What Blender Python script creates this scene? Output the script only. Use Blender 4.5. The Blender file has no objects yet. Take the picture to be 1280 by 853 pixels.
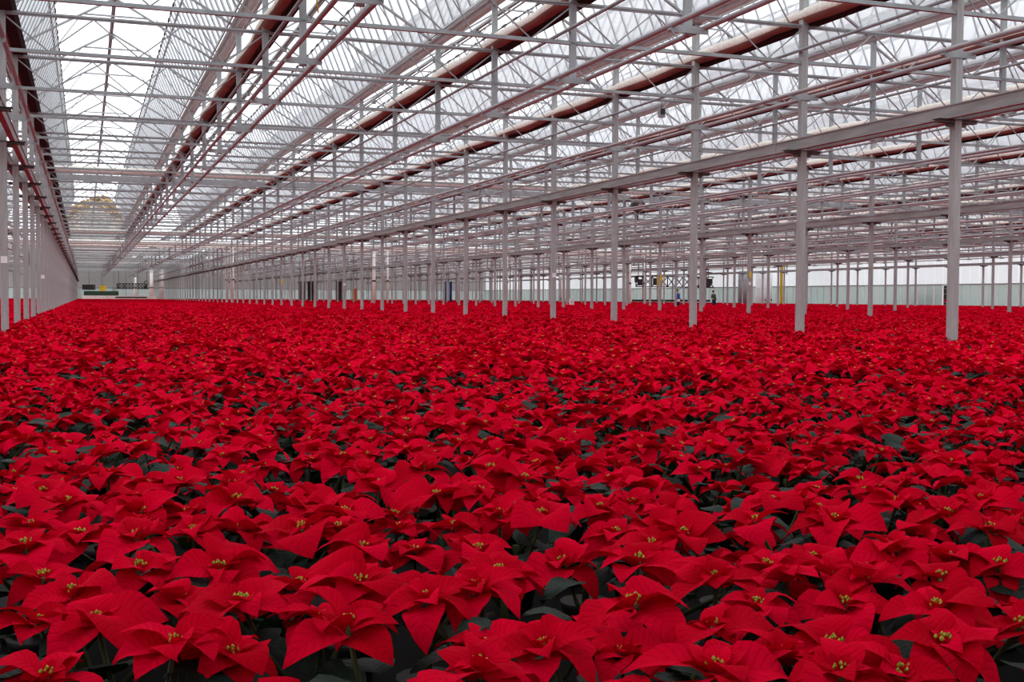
import bpy, math, random
from mathutils import Vector, Matrix
import numpy as np
R = random.Random(11)
SC = bpy.context.scene
COL = SC.collection

# ------------------------------------------------------------------ camera
CZ = 1.06                      # camera height
F_PX = 1468.8
YAW, PITCH, ROLL = math.radians(19.966), math.radians(-2.12), math.radians(0.256)
Fv = Vector((math.sin(YAW)*math.cos(PITCH), math.cos(YAW)*math.cos(PITCH), math.sin(PITCH)))
Rv0 = Vector((math.cos(YAW), -math.sin(YAW), 0)); Uv0 = Rv0.cross(Fv)
Rv = Rv0*math.cos(ROLL)+Uv0*math.sin(ROLL); Uv = Uv0*math.cos(ROLL)-Rv0*math.sin(ROLL)
CAMP = Vector((0, 0, CZ))
cam = bpy.data.objects.new('camera', bpy.data.cameras.new('camera')); COL.objects.link(cam)
cam.matrix_world = Matrix(((Rv.x, Uv.x, -Fv.x, 0), (Rv.y, Uv.y, -Fv.y, 0), (Rv.z, Uv.z, -Fv.z, CZ), (0, 0, 0, 1)))
cam.data.sensor_width = 36; cam.data.lens = F_PX/1280*36
cam.data.clip_start = 0.1; cam.data.clip_end = 2000
SC.camera = cam

# ------------------------------------------------------------------ sky (bright even overcast)
w = bpy.data.worlds.new('overcast'); SC.world = w; w.use_nodes = True
nt = w.node_tree; nt.nodes.clear()
wo = nt.nodes.new('ShaderNodeOutputWorld'); bg = nt.nodes.new('ShaderNodeBackground')
tc = nt.nodes.new('ShaderNodeTexCoord'); nz = nt.nodes.new('ShaderNodeTexNoise'); cr = nt.nodes.new('ShaderNodeValToRGB')
nz.inputs['Scale'].default_value = 2.2; nz.inputs['Detail'].default_value = 3
cr.color_ramp.elements[0].position = .3; cr.color_ramp.elements[0].color = (.86, .9, .97, 1)
cr.color_ramp.elements[1].position = .6; cr.color_ramp.elements[1].color = (.97, .98, 1, 1)
nt.links.new(tc.outputs['Generated'], nz.inputs['Vector']); nt.links.new(nz.outputs['Fac'], cr.inputs['Fac'])
nt.links.new(cr.outputs['Color'], bg.inputs['Color']); bg.inputs['Strength'].default_value = 1.8
nt.links.new(bg.outputs['Background'], wo.inputs['Surface'])
SC.view_settings.view_transform = 'Standard'; SC.view_settings.look = 'None'
SC.view_settings.gamma = 1; SC.view_settings.use_curve_mapping = False
SC.view_settings.exposure = 0.27
SC.cycles.transparent_max_bounces = 24
SC.cycles.max_bounces = 7

# ------------------------------------------------------------------ materials
def mat(name, col, rough=.6, metal=0., spec=.3, noise=0., nscale=8., col2=None, stretch=(1, 1, 1), bump=0.):
    m = bpy.data.materials.new(name); m.use_nodes = True
    t = m.node_tree; b = t.nodes['Principled BSDF']
    b.inputs['Base Color'].default_value = (*col, 1); b.inputs['Roughness'].default_value = rough
    b.inputs['Metallic'].default_value = metal; b.inputs['Specular IOR Level'].default_value = spec
    if noise > 0 or col2 or bump:
        tcx = t.nodes.new('ShaderNodeTexCoord'); mp = t.nodes.new('ShaderNodeMapping'); n = t.nodes.new('ShaderNodeTexNoise')
        mp.inputs['Scale'].default_value = stretch
        n.inputs['Scale'].default_value = nscale; n.inputs['Detail'].default_value = 4
        r = t.nodes.new('ShaderNodeValToRGB')
        c2 = col2 or tuple(max(0, c*(1-noise)) for c in col)
        r.color_ramp.elements[0].position = .35; r.color_ramp.elements[0].color = (*c2, 1)
        r.color_ramp.elements[1].position = .65; r.color_ramp.elements[1].color = (*col, 1)
        t.links.new(tcx.outputs['Object'], mp.inputs['Vector']); t.links.new(mp.outputs['Vector'], n.inputs['Vector'])
        t.links.new(n.outputs['Fac'], r.inputs['Fac']); t.links.new(r.outputs['Color'], b.inputs['Base Color'])
        if bump:
            bm_ = t.nodes.new('ShaderNodeBump'); bm_.inputs['Strength'].default_value = bump; bm_.inputs['Distance'].default_value = .01
            t.links.new(n.outputs['Fac'], bm_.inputs['Height']); t.links.new(bm_.outputs['Normal'], b.inputs['Normal'])
    return m

def sheet_mat(name, col, transp, transl=.6, rough=.4):
    """thin glass or plastic sheet: part clear, part milky"""
    m = bpy.data.materials.new(name); m.use_nodes = True; t = m.node_tree; t.nodes.clear()
    o = t.nodes.new('ShaderNodeOutputMaterial'); tr = t.nodes.new('ShaderNodeBsdfTransparent')
    tr.inputs['Color'].default_value = tuple(1-(1-c)*.35 for c in col)+(1,)
    d = t.nodes.new('ShaderNodeBsdfDiffuse'); l = t.nodes.new('ShaderNodeBsdfTranslucent')
    d.inputs['Color'].default_value = (*col, 1); l.inputs['Color'].default_value = (*col, 1)
    a = t.nodes.new('ShaderNodeMixShader'); a.inputs[0].default_value = transl
    b = t.nodes.new('ShaderNodeMixShader'); b.inputs[0].default_value = transp
    t.links.new(d.outputs[0], a.inputs[1]); t.links.new(l.outputs[0], a.inputs[2])
    t.links.new(a.outputs[0], b.inputs[1]); t.links.new(tr.outputs[0], b.inputs[2]); t.links.new(b.outputs[0], o.inputs[0])
    return m

M = {}
M['steel'] = mat('galvanised_steel', (.37, .40, .41), .5, .25, .4, .18, 5, stretch=(1, 1, .35), bump=.05)
M['post'] = mat('weathered_post_steel', (.42, .43, .43), .55, .15, .4, .2, 9, stretch=(3, 3, .25), bump=.08)
M['beam'] = mat('weathered_beam_steel', (.37, .375, .375), .6, .1, .35, .25, 3, stretch=(1, .5, 4), bump=.08)
M['pipe'] = mat('painted_heating_pipe', (.44, .42, .44), .35, .2, .5, .12, 3)
M['alu'] = mat('dull_aluminium', (.56, .61, .62), .45, .15, .5, .15, 4)
M['edge'] = mat('dark_rubber_seal', (.05, .045, .045), .7)
M['bracket'] = mat('bracket_steel', (.30, .285, .28), .6, .2, .3, .2, 10)
M['dkbracket'] = mat('shaded_bracket_steel', (.10, .09, .085), .7, .1)  # shadow on the beam brackets put into a darker steel colour
M['cream'] = mat('cream_screen_cloth', (.95, .90, .82), .85, 0, .1, .2, 3, stretch=(1, 6, 6), bump=.4)
M['brown'] = mat('brown_screen_wrap', (.36, .20, .16), .85, 0, .1, .3, 3, stretch=(1, .4, 1), bump=.4)
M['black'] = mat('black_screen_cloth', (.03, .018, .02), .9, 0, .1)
M['duct'] = mat('cream_painted_pipe', (.94, .90, .84), .5, 0, .3, .08, 4)
M['white'] = mat('white_plastic', (.85, .86, .87), .5)
M['yellow'] = mat('yellow_paint', (.75, .52, .03), .5)
M['orange'] = mat('orange_paint', (.75, .18, .06), .5)
M['blue'] = mat('blue_cloth', (.03, .08, .35), .8)
M['navy'] = mat('dark_navy_cloth', (.015, .02, .05), .9)
M['darkgreen'] = mat('dark_green_cloth', (.05, .09, .06), .9)
M['skin'] = mat('skin', (.55, .33, .24), .6)
M['hair'] = mat('dark_hair', (.03, .02, .015), .8)
M['dark'] = mat('dark_machine_steel', (.045, .04, .04), .6, .3)
M['tank'] = mat('white_tank_plastic', (.90, .91, .92), .5)
M['greytank'] = mat('grey_tank_plastic', (.33, .35, .36), .5)
M['floor'] = mat('black_ground_fabric', (.010, .010, .009), .9, 0, .2, .3, 2, bump=.2)  # deep shade between the plants put into the floor colour
M['earth'] = mat('outside_grass', (.10, .14, .06), .95, 0, .1, .4, .2)
M['pot'] = mat('black_plastic_pot', (.02, .02, .02), .5)
M['stem'] = mat('green_stem', (.06, .09, .03), .7)
M['cyme'] = mat('yellow_green_cyathia', (.72, .55, .03), .5, 0, .4, 0, 160, col2=(.12, .22, .02))
M['autumn'] = mat('autumn_foliage', (.62, .40, .20), .9, 0, .1, .4, .7, col2=(.40, .32, .18))
M['bark'] = mat('bark', (.10, .07, .05), .9)
M['vent'] = sheet_mat('corrugated_roof_sheet', (.80, .835, .86), .40, .62)
M['glass'] = sheet_mat('old_roof_glass', (.78, .83, .84), .62, .6)
M['wallglass'] = sheet_mat('misted_wall_glass', (.60, .68, .66), .16, .62)
M['wallscreen'] = sheet_mat('pale_wall_screen', (.92, .93, .95), .12, .75)
M['shade'] = sheet_mat('grey_shade_cloth', (.60, .59, .58), .04, .45)
M['endglass'] = sheet_mat('dim_end_glass', (.58, .62, .60), .25, .5)
M['mullion'] = mat('white_mullion', (.93, .95, .92), .5)
M['milky'] = sheet_mat('milky_plastic', (.97, .97, .98), .15, .85)

def leaf_mat(name, c1, c2, vein, tl, tcol, rough, spec):
    m = bpy.data.materials.new(name); m.use_nodes = True; t = m.node_tree; b = t.nodes['Principled BSDF']
    uv = t.nodes.new('ShaderNodeUVMap'); sp = t.nodes.new('ShaderNodeSeparateXYZ')
    t.links.new(uv.outputs[0], sp.inputs[0])
    def mth(op, a, bb, cl=False):
        n = t.nodes.new('ShaderNodeMath'); n.operation = op; n.use_clamp = cl
        for i, v in enumerate((a, bb)):
            if v is None: continue
            if isinstance(v, (int, float)): n.inputs[i].default_value = v
            else: t.links.new(v, n.inputs[i])
        return n.outputs[0]
    s = mth('ABSOLUTE', mth('SUBTRACT', mth('MULTIPLY', sp.outputs[1], 2), 1), None)
    ph = mth('MULTIPLY', mth('SUBTRACT', sp.outputs[0], mth('MULTIPLY', s, .22)), 2*math.pi*8)
    wv = mth('POWER', mth('MULTIPLY', mth('ADD', mth('COSINE', ph, None), 1), .5), 6)      # narrow side veins
    mid = mth('LESS_THAN', s, .05)
    v = mth('MAXIMUM', wv, mid)
    oi = t.nodes.new('ShaderNodeObjectInfo'); geo = t.nodes.new('ShaderNodeNewGeometry')
    rnd = mth('FRACT', mth('ADD', oi.outputs['Random'], mth('MULTIPLY', geo.outputs['Random Per Island'], .83)), None)
    mx = t.nodes.new('ShaderNodeMix'); mx.data_type = 'RGBA'; mx.inputs[6].default_value = (*c1, 1); mx.inputs[7].default_value = (*c2, 1)
    t.links.new(rnd, mx.inputs[0])
    m2 = t.nodes.new('ShaderNodeMix'); m2.data_type = 'RGBA'; m2.inputs[7].default_value = (*vein, 1)
    t.links.new(mx.outputs[2], m2.inputs[6]); t.links.new(mth('MULTIPLY', v, .15), m2.inputs[0])
    t.links.new(m2.outputs[2], b.inputs['Base Color'])
    b.inputs['Roughness'].default_value = rough; b.inputs['Specular IOR Level'].default_value = spec
    bp = t.nodes.new('ShaderNodeBump'); bp.inputs['Strength'].default_value = .5; bp.inputs['Distance'].default_value = .0025
    bp.invert = True
    t.links.new(v, bp.inputs['Height']); t.links.new(bp.outputs['Normal'], b.inputs['Normal'])
    tl_ = t.nodes.new('ShaderNodeBsdfTranslucent'); tl_.inputs['Color'].default_value = (*tcol, 1)
    ms = t.nodes.new('ShaderNodeMixShader'); ms.inputs[0].default_value = tl
    o = t.nodes['Material Output']
    t.links.new(b.outputs[0], ms.inputs[1]); t.links.new(tl_.outputs[0], ms.inputs[2]); t.links.new(ms.outputs[0], o.inputs[0])
    return m
M['bract'] = leaf_mat('red_bract', (.56, .0004, .014), (.86, .0006, .034), (.34, .0003, .008), .18, (.70, .0, .016), .85, .018)
M['leaf'] = leaf_mat('dark_green_leaf', (.010, .020, .015), (.018, .034, .025), (.04, .06, .04), .06, (.03, .08, .015), .55, .10)

# ------------------------------------------------------------------ mesh helpers
class MB:
    def __init__(s): s.v = []; s.f = []; s.m = []; s.sm = []; s.uv = None
    def quadbox(s, P, mi=0):
        o = len(s.v); s.v += P
        for f in ((0, 3, 2, 1), (4, 5, 6, 7), (0, 1, 5, 4), (1, 2, 6, 5), (2, 3, 7, 6), (3, 0, 4, 7)):
            s.f.append(tuple(o+i for i in f)); s.m.append(mi); s.sm.append(False)
    def box(s, c, d, mi=0):
        x, y, z = c; a, b, h = d[0]/2, d[1]/2, d[2]/2
        s.quadbox([(x-a, y-b, z-h), (x+a, y-b, z-h), (x+a, y+b, z-h), (x-a, y+b, z-h),
                   (x-a, y-b, z+h), (x+a, y-b, z+h), (x+a, y+b, z+h), (x-a, y+b, z+h)], mi); return s
    def bar(s, p, q, wd, ht, mi=0, up=(0, 0, 1)):
        p = Vector(p); q = Vector(q); d = (q-p).normalized(); u = Vector(up)
        if abs(d.dot(u)) > .98: u = Vector((0, 1, 0))
        r = d.cross(u).normalized(); u = r.cross(d)
        P = []
        for c in (p, q):
            for a, b in ((-1, -1), (1, -1), (1, 1), (-1, 1)): P.append(tuple(c+r*a*wd/2+u*b*ht/2))
        s.quadbox(P, mi); return s
    def tube(s, pts, r, n=8, mi=0, cap=True):
        pts = [Vector(p) for p in pts]; o = len(s.v); k = len(pts)
        rr = r if isinstance(r, (list, tuple)) else [r]*k
        for i, p in enumerate(pts):
            d = (pts[min(i+1, k-1)]-pts[max(i-1, 0)]).normalized()
            u = Vector((0, 0, 1)) if abs(d.z) < .9 else Vector((0, 1, 0))
            a = d.cross(u).normalized(); b = a.cross(d)
            for j in range(n):
                t = 2*math.pi*j/n; s.v.append(tuple(p+(a*math.cos(t)+b*math.sin(t))*rr[i]))
        for i in range(k-1):
            for j in range(n):
                s.f.append((o+i*n+j, o+i*n+(j+1) % n, o+(i+1)*n+(j+1) % n, o+(i+1)*n+j)); s.m.append(mi); s.sm.append(True)
        if cap:
            s.f.append(tuple(o+j for j in range(n))[::-1]); s.m.append(mi); s.sm.append(False)
            s.f.append(tuple(o+(k-1)*n+j for j in range(n))); s.m.append(mi); s.sm.append(False)
        return s
    def ext(s, prof, y0, y1, mi=None, closed=True, axis='y'):
        """extrude an (a, z) profile along y (or x)"""
        n = len(prof); o = len(s.v)
        for y in (y0, y1):
            for a, z in prof: s.v.append((a, y, z) if axis == 'y' else (y, a, z))
        for i in range(n if closed else n-1):
            j = (i+1) % n
            s.f.append((o+i, o+j, o+n+j, o+n+i)); s.m.append(mi[i] if mi else 0); s.sm.append(False)
        if closed:
            s.f.append(tuple(range(o, o+n))); s.m.append(0); s.sm.append(False)
            s.f.append(tuple(range(o+2*n-1, o+n-1, -1))); s.m.append(0); s.sm.append(False)
        return s
    def mesh(s, name, *mats):
        me = bpy.data.meshes.new(name); me.from_pydata(s.v, [], s.f)
        for m in mats: me.materials.append(m)
        me.polygons.foreach_set('material_index', s.m); me.polygons.foreach_set('use_smooth', s.sm)
        me.update(); return me

def ob(name, me, parent=None, loc=None, rot=None, scale=None):
    o = bpy.data.objects.new(name, me); COL.objects.link(o)
    if parent is not None: o.parent = parent
    if loc is not None: o.location = loc
    if rot is not None: o.rotation_euler = rot
    if scale is not None: o.scale = (scale,)*3 if isinstance(scale, (int, float)) else scale
    return o
def tag(o, label=None, cat=None, group=None, kind=None):
    if label: o['label'] = label
    if cat: o['category'] = cat
    if group: o['group'] = group
    if kind: o['kind'] = kind
    return o
def empty(name, loc=(0, 0, 0), rz=0.):
    o = ob(name, None, loc=loc); o.rotation_euler.z = rz; o.empty_display_size = .2; return o
def copy_tree(src, name=None):
    r = src.copy(); COL.objects.link(r)
    for ch in src.children:
        c = ch.copy(); COL.objects.link(c); c.parent = r
        for g in ch.children:
            d = g.copy(); COL.objects.link(d); d.parent = c
    return r
ORD = ['first', 'second', 'third', 'fourth', 'fifth', 'sixth', 'seventh', 'eighth', 'ninth', 'tenth', 'eleventh', 'twelfth',
       'thirteenth', 'fourteenth', 'fifteenth', 'sixteenth', 'seventeenth', 'eighteenth', 'nineteenth', 'twentieth'] + \
      ['twenty-'+w_ for w_ in ('first', 'second', 'third', 'fourth', 'fifth', 'sixth', 'seventh', 'eighth', 'ninth')] + ['thirtieth']
def ray(px, py): return Fv + Rv*((px-640)/F_PX) + Uv*((426.5-py)/F_PX)
def at(px, py, D): return CAMP + ray(px, py)*D                 # point at camera depth D behind a measured photo position
def on_z(px, py, z):
    r = ray(px, py); return CAMP + r*((z-CZ)/r.z)

# ------------------------------------------------------------------ layout numbers
XL, BAY, SP = -1.318, 13.542, 4.514      # left post row, post-row spacing, roof span
Y0, S = 14.312, 4.0                      # first truss, truss spacing
ZCAN = .42
def GX(g): return XL+SP*g-(.3 if g == 0 else 0)
def RX(k): return XL+SP*(k+.5)-(.2 if k == 0 else 0)
GUT, RIDGE = CZ+5.83, CZ+7.20
CH_T, CH_B = CZ+4.92, CZ+4.25
PIPE_Z, BEAM_Z = CZ+3.68, CZ+2.78
N_A0, N_A1 = -1, 21                      # open-roofed house
N_B1 = 54
YA0, YA1, YB1 = 4.0, Y0+S*N_A1, Y0+S*N_B1
XWALL = XL+BAY*6
BAYS = range(-1, 6)
YEND = YB1+6

# ------------------------------------------------------------------ floor, outside ground
floor = MB().box(((XWALL-20)/2+1, YEND/2-3, -.1), (XWALL+20+2, YEND+10, .2)).mesh('floor', M['floor'])
tag(ob('floor', floor), kind='structure')
gm = MB().box((50, 240, -.35), (900, 900, .1)).mesh('ground', M['earth'])
tag(ob('ground', gm), kind='structure')

# right side wall: low misted panes between white mullions, pale screen above
wall = ob('wall_right', MB().box((XWALL+.12, (0+YEND)/2, .2), (.2, YEND-0, .4)).mesh('wall_base', M['beam'])); tag(wall, kind='structure')
PP = 1.25; WZ = CZ+1.42
pane_me = MB().box((0, 0, (WZ+.4)/2), (.012, PP-.07, WZ-.4)).mesh('pane', M['wallglass'])
mul_me = MB().box((0, 0, (WZ+.4)/2), (.10, .11, WZ-.4)).mesh('mullion', M['mullion'])
scr_me = MB().box((0, 0, (WZ+.1+GUT)/2), (.012, PP-.025, GUT-WZ-.1)).mesh('screen_panel', M['wallscreen'])
npan = int((YEND-0)/PP)+1; gap = None
p_door = at(1179.5, 368, 1); dy = p_door-CAMP; ydoor = dy.y*(XWALL/dy.x)
for i in range(npan):
    y = 0+PP*(i+.5)
    if abs(y-ydoor) > PP*.55: ob('pane', pane_me, wall, (XWALL, y, 0))
    ob('mullion', mul_me, wall, (XWALL-.02, y-PP/2, 0))
    ob('screen_panel', scr_me, wall, (XWALL, y, 0))
ob('rail', MB().box((XWALL-.03, (0+YEND)/2, WZ+.05), (.1, YEND-0, .1)).mesh('rail', M['bracket']), wall)
ob('rail', MB().box((XWALL-.03, (0+YEND)/2, CH_B+.25), (.1, YEND-0, .1)).mesh('rail', M['bracket']), wall)
# end wall
XW0 = XL-BAY-2
wall_b = ob('wall_back', MB().box(((XW0+XWALL)/2, YEND+.12, .25), (XWALL-XW0, .2, .5)).mesh('wall_base', M['bracket'])); tag(wall_b, kind='structure')
EP = 2.2
ep = MB().box((0, 0, (.5+WZ)/2), (EP-.1, .012, WZ-.5)).mesh('pane', M['endglass'])
eu = MB().box((0, 0, (WZ+.1+RIDGE)/2), (EP-.05, .012, RIDGE-WZ-.1)).mesh('screen_panel', M['shade'])
em = MB().box((0, 0, (.5+RIDGE)/2), (.1, .09, RIDGE-.5)).mesh('mullion', M['steel'])
for i in range(int((XWALL-XW0)/EP)+1):
    x = XW0+EP*(i+.5)
    ob('pane', ep, wall_b, (x, YEND, 0)); ob('screen_panel', eu, wall_b, (x, YEND, 0)); ob('mullion', em, wall_b, (x-EP/2, YEND-.03, 0))
ob('rail', MB().box(((XW0+XWALL)/2, YEND-.05, WZ+.05), (XWALL-XW0, .1, .12)).mesh('rail', M['bracket']), wall_b)

wall_f = ob('wall_front', MB().box(((XW0+XWALL)/2, -4.1, RIDGE/2), (XWALL-XW0, .2, RIDGE)).mesh('wall_front', M['tank'])); tag(wall_f, kind='structure')  # unseen wall behind the camera, added to dim the nearest plants
# ------------------------------------------------------------------ posts
post_h = GUT
pm = MB(); a_ = .06
pm.box((0, 0, post_h/2), (.12, .12, post_h))
post_me = pm.mesh('post', M['post'])
cap_me = MB().box((0, 0, GUT-.02), (.24, .16, .04)).mesh('seat_plate', M['bracket'])
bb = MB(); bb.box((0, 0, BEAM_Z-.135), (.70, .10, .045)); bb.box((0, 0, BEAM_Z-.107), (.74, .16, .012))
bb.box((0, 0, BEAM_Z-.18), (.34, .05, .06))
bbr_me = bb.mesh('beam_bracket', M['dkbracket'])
pb = MB(); pb.box((0, -.07, PIPE_Z-.05), (.56, .012, .10))
for sx in (-1, 1): pb.box((sx*.25, -.02, PIPE_Z-.055), (.07, .11, .03))
pbr_me = pb.mesh('pipe_bracket', M['steel'])
foot_me = MB().box((0, 0, .01), (.22, .22, .02)).mesh('foot_plate', M['bracket'])
label_me = MB().box((0, -.066, 0), (.11, .006, .12)).mesh('label_plate', M['white'])
ROWN = {0: 'the row at the left edge', 1: 'the nearest row right of centre', 2: 'the second row on the right',
        3: 'the third row on the right', 4: 'the fourth row on the right', 5: 'the fifth row by the right wall'}
proto = None; count = 0; far_mb = MB()
for n in range(0, N_B1+1):
    for j in range(0, 6):
        x, y = XL+BAY*j, Y0+S*n
        if count >= 300 or (j >= 4 and n > 38):
            far_mb.box((x, y, post_h/2), (.12, .12, post_h)); continue
        if proto is None:
            proto = o = empty('steel_post', (x, y, 0))
            for nm, me in (('shaft', post_me), ('beam_bracket', bbr_me), ('pipe_bracket', pbr_me), ('seat_plate', cap_me), ('foot_plate', foot_me)):
                ob(nm, me, o)
        else:
            o = copy_tree(proto); o.location = (x, y, 0)
        count += 1
        vis_first = {0: 2, 1: 0, 2: 3, 3: 8, 4: 11, 5: 14}[j]
        k = n-vis_first
        if 0 <= k < 20 and j <= 3:
            tag(o, 'grey galvanised steel post, %s from the front in %s' % (ORD[k], ROWN[j]), 'post', 'steel posts rising out of the flowers')
        else:
            tag(o, 'grey steel post %s in %s' % ('far down the hall' if k >= 0 else 'beside the camera', ROWN[j]), 'post',
                'posts far down '+ROWN[j] if k >= 0 else 'posts before the frame in '+ROWN[j])
        if (j, n) in ((0, 2), (1, 4), (1, 11), (2, 7), (0, 7)):
            ob('label_plate', label_me, o, (0, 0, CZ+.62))['label'] = 'small white paper label'
        if (j, n) in ((2, 4), (2, 9), (3, 8), (2, 7), (1, 16)):
            ob('sticky_trap', MB().box((0.02, -.075, 0), (.10, .006, .26)).mesh('sticky_trap', M['yellow']), o, (0, 0, CZ+.98))['label'] = 'yellow sticky insect trap'
for n in range(0, N_B1+1): far_mb.box((XL-BAY, Y0+S*n, post_h/2), (.12, .12, post_h))
tag(ob('post_rows', far_mb.mesh('far_posts', M['post'])), 'grey posts at the far end of the hall too distant to tell apart', 'posts', kind='stuff')

# ------------------------------------------------------------------ paired box beams on the post rows
def beam_pair_side(x, y0, y1):
    h, wd = .20, .09; c = x
    m = MB()
    m.box((c, (y0+y1)/2, BEAM_Z), (wd-.03, y1-y0, h-.02))
    m.box((c, (y0+y1)/2, BEAM_Z+h/2-.008), (wd, y1-y0, .016)); m.box((c, (y0+y1)/2, BEAM_Z-h/2+.008), (wd, y1-y0, .016))
    return m
for j in range(-1, 6):
    if j == -1: rn = 'beyond the left post row'
    else: rn = 'on '+ROWN[j]
    for s_ in (-1, 1):
        x = XL+BAY*j+s_*.155
        o = ob('box_beam', beam_pair_side(x, YA0+(0 if j < 1 else 6), YB1).mesh('beam', M['beam']))
        tag(o, 'grey steel beam %s, %s one of the pair' % (rn, 'camera-side' if (s_ < 0) == (j > 0) else 'far-side'), 'beam', 'paired beams along the post rows')
        if j in (0, 1):
            sm = MB().box((0, 0, 0), (.012, .06, .19)).mesh('splice_plate', M['steel'])
            for q in range(8): ob('splice_plate', sm, o, (x+(-.035 if s_ < 0 else .035), Y0+S*1.15+q*12, BEAM_Z))

# ------------------------------------------------------------------ roof trusses
def truss(near, left=False):
    t = empty('roof_truss')
    t_y = 0
    c = MB(); c.box((BAY/2, 0, CH_T), (BAY-.12, .07, .035)); c.box((BAY/2, 0, CH_T-.03), (BAY-.12, .03, .035))
    ob('top_chord', c.mesh('top_chord', M['steel']), t)
    c = MB(); c.box((BAY/2, 0, CH_B), (BAY-.12, .07, .035)); c.box((BAY/2, 0, CH_B+.03), (BAY-.12, .03, .035))
    ob('bottom_chord', c.mesh('bottom_chord', M['steel']), t)
    n = 18; st = BAY/n
    if near:
        dn = MB().bar((0, 0, CH_T-.03), (st, 0, CH_B+.03), .022, .022).mesh('diagonal', M['steel'])
        up = MB().bar((0, 0, CH_B+.03), (st, 0, CH_T-.03), .022, .022).mesh('diagonal', M['steel'])
        for i in range(n): ob('diagonal', (dn, up)[i % 2], t, (i*st, 0, 0))
    else:
        c = MB()
        for i in range(n):
            z0, z1 = (CH_T, CH_B) if i % 2 == 0 else (CH_B, CH_T); c.bar((i*st, 0, z0), ((i+1)*st, 0, z1), .022, .022)
        tag(ob('lattice_web', c.mesh('web', M['steel']), t), kind='stuff')
    # rafters, collar ties, ties of the open roof
    sl = (RIDGE-GUT-.06)
    rl = MB().bar((.12, 0, GUT+.06), (SP/2, 0, RIDGE), .045, .06, up=(0, 1, 0)).mesh('rafter', M['steel'])
    rr = MB().bar((SP-.12, 0, GUT+.06), (SP/2, 0, RIDGE), .045, .06, up=(0, 1, 0)).mesh('rafter', M['steel'])
    zt = RIDGE-.43; tie = MB().bar((SP/2-.75, 0, zt), (SP/2+.75, 0, zt), .03, .04).mesh('collar_tie', M['steel'])
    brace = MB().bar((SP/2-.75, 0, zt), (.2, .12, CH_T+.02), .02, .02).mesh('brace', M['steel'])
    brace2 = MB().bar((SP/2+.75, 0, zt), (SP-.2, .12, CH_T+.02), .02, .02).mesh('brace', M['steel'])
    if left:
        r0 = MB().bar((-.18, 0, GUT+.06), (SP/2-.2, 0, RIDGE), .045, .06, up=(0, 1, 0)).mesh('rafter', M['steel'])
        r1 = MB().bar((SP-.12, 0, GUT+.06), (SP/2-.2, 0, RIDGE), .045, .06, up=(0, 1, 0)).mesh('rafter', M['steel'])
        ob('rafter', r0, t); ob('rafter', r1, t); ob('collar_tie', tie, t, (-.2, 0, 0)); ob('brace', brace, t, (-.2, 0, 0)); ob('brace', brace2, t)
        ob('seat_arm', MB().box((-.2, 0, GUT-.05), (.5, .06, .06)).mesh('seat_arm', M['steel']), t)
    for k in range(1 if left else 0, 3):
        ob('rafter', rl, t, (k*SP, 0, 0)); ob('rafter', rr, t, (k*SP, 0, 0)); ob('collar_tie', tie, t, (k*SP, 0, 0))
        ob('brace', brace, t, (k*SP, 0, 0)); ob('brace', brace2, t, (k*SP, 0, 0))
    hm = MB().box((0, 0, (GUT+PIPE_Z-.12)/2), (.11, .07, GUT-PIPE_Z+.12)).mesh('hanger_post', M['steel'])
    for k in (1, 2):
        h = ob('hanger_post', hm, t, (k*SP, 0, 0)); ob('pipe_bracket', pbr_me, h)
    return t
TR = {(True, True): truss(True, True), (True, False): truss(True), (False, True): truss(False, True), (False, False): truss(False)}; used = set()
BN = {-1: 'the bay beyond the left posts', 0: 'the left bay overhead', 1: 'the bay right of the nearest post row', 2: 'the second bay to the right',
      3: 'the third bay to the right', 4: 'the fourth bay to the right', 5: 'the bay along the right wall'}
for n in range(N_A0, N_B1+1):
    if n > N_A1 and (n % 2): continue
    for j in BAYS:
        if n > 30 and j > 3: continue
        near = 0 <= n <= 8 and j in (0, 1)
        u = (near, j == 0)
        if u not in used: o = TR[u]; used.add(u)
        else: o = copy_tree(TR[u])
        o.location = (XL+BAY*j, Y0+S*n, 0)
        if near or (j in (2, 3) and 0 <= n < 8):
            tag(o, 'lattice truss across %s, %s from the front' % (BN[j], ORD[n]), 'truss', 'roof trusses across the bays')
        else:
            tag(o, 'grey lattice truss across %s, %s' % (BN[j], 'above the frame' if n < 0 else 'far down the hall'), 'truss', 'far trusses across '+BN[j] + (' ahead of the first' if n < 0 else ''))

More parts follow.
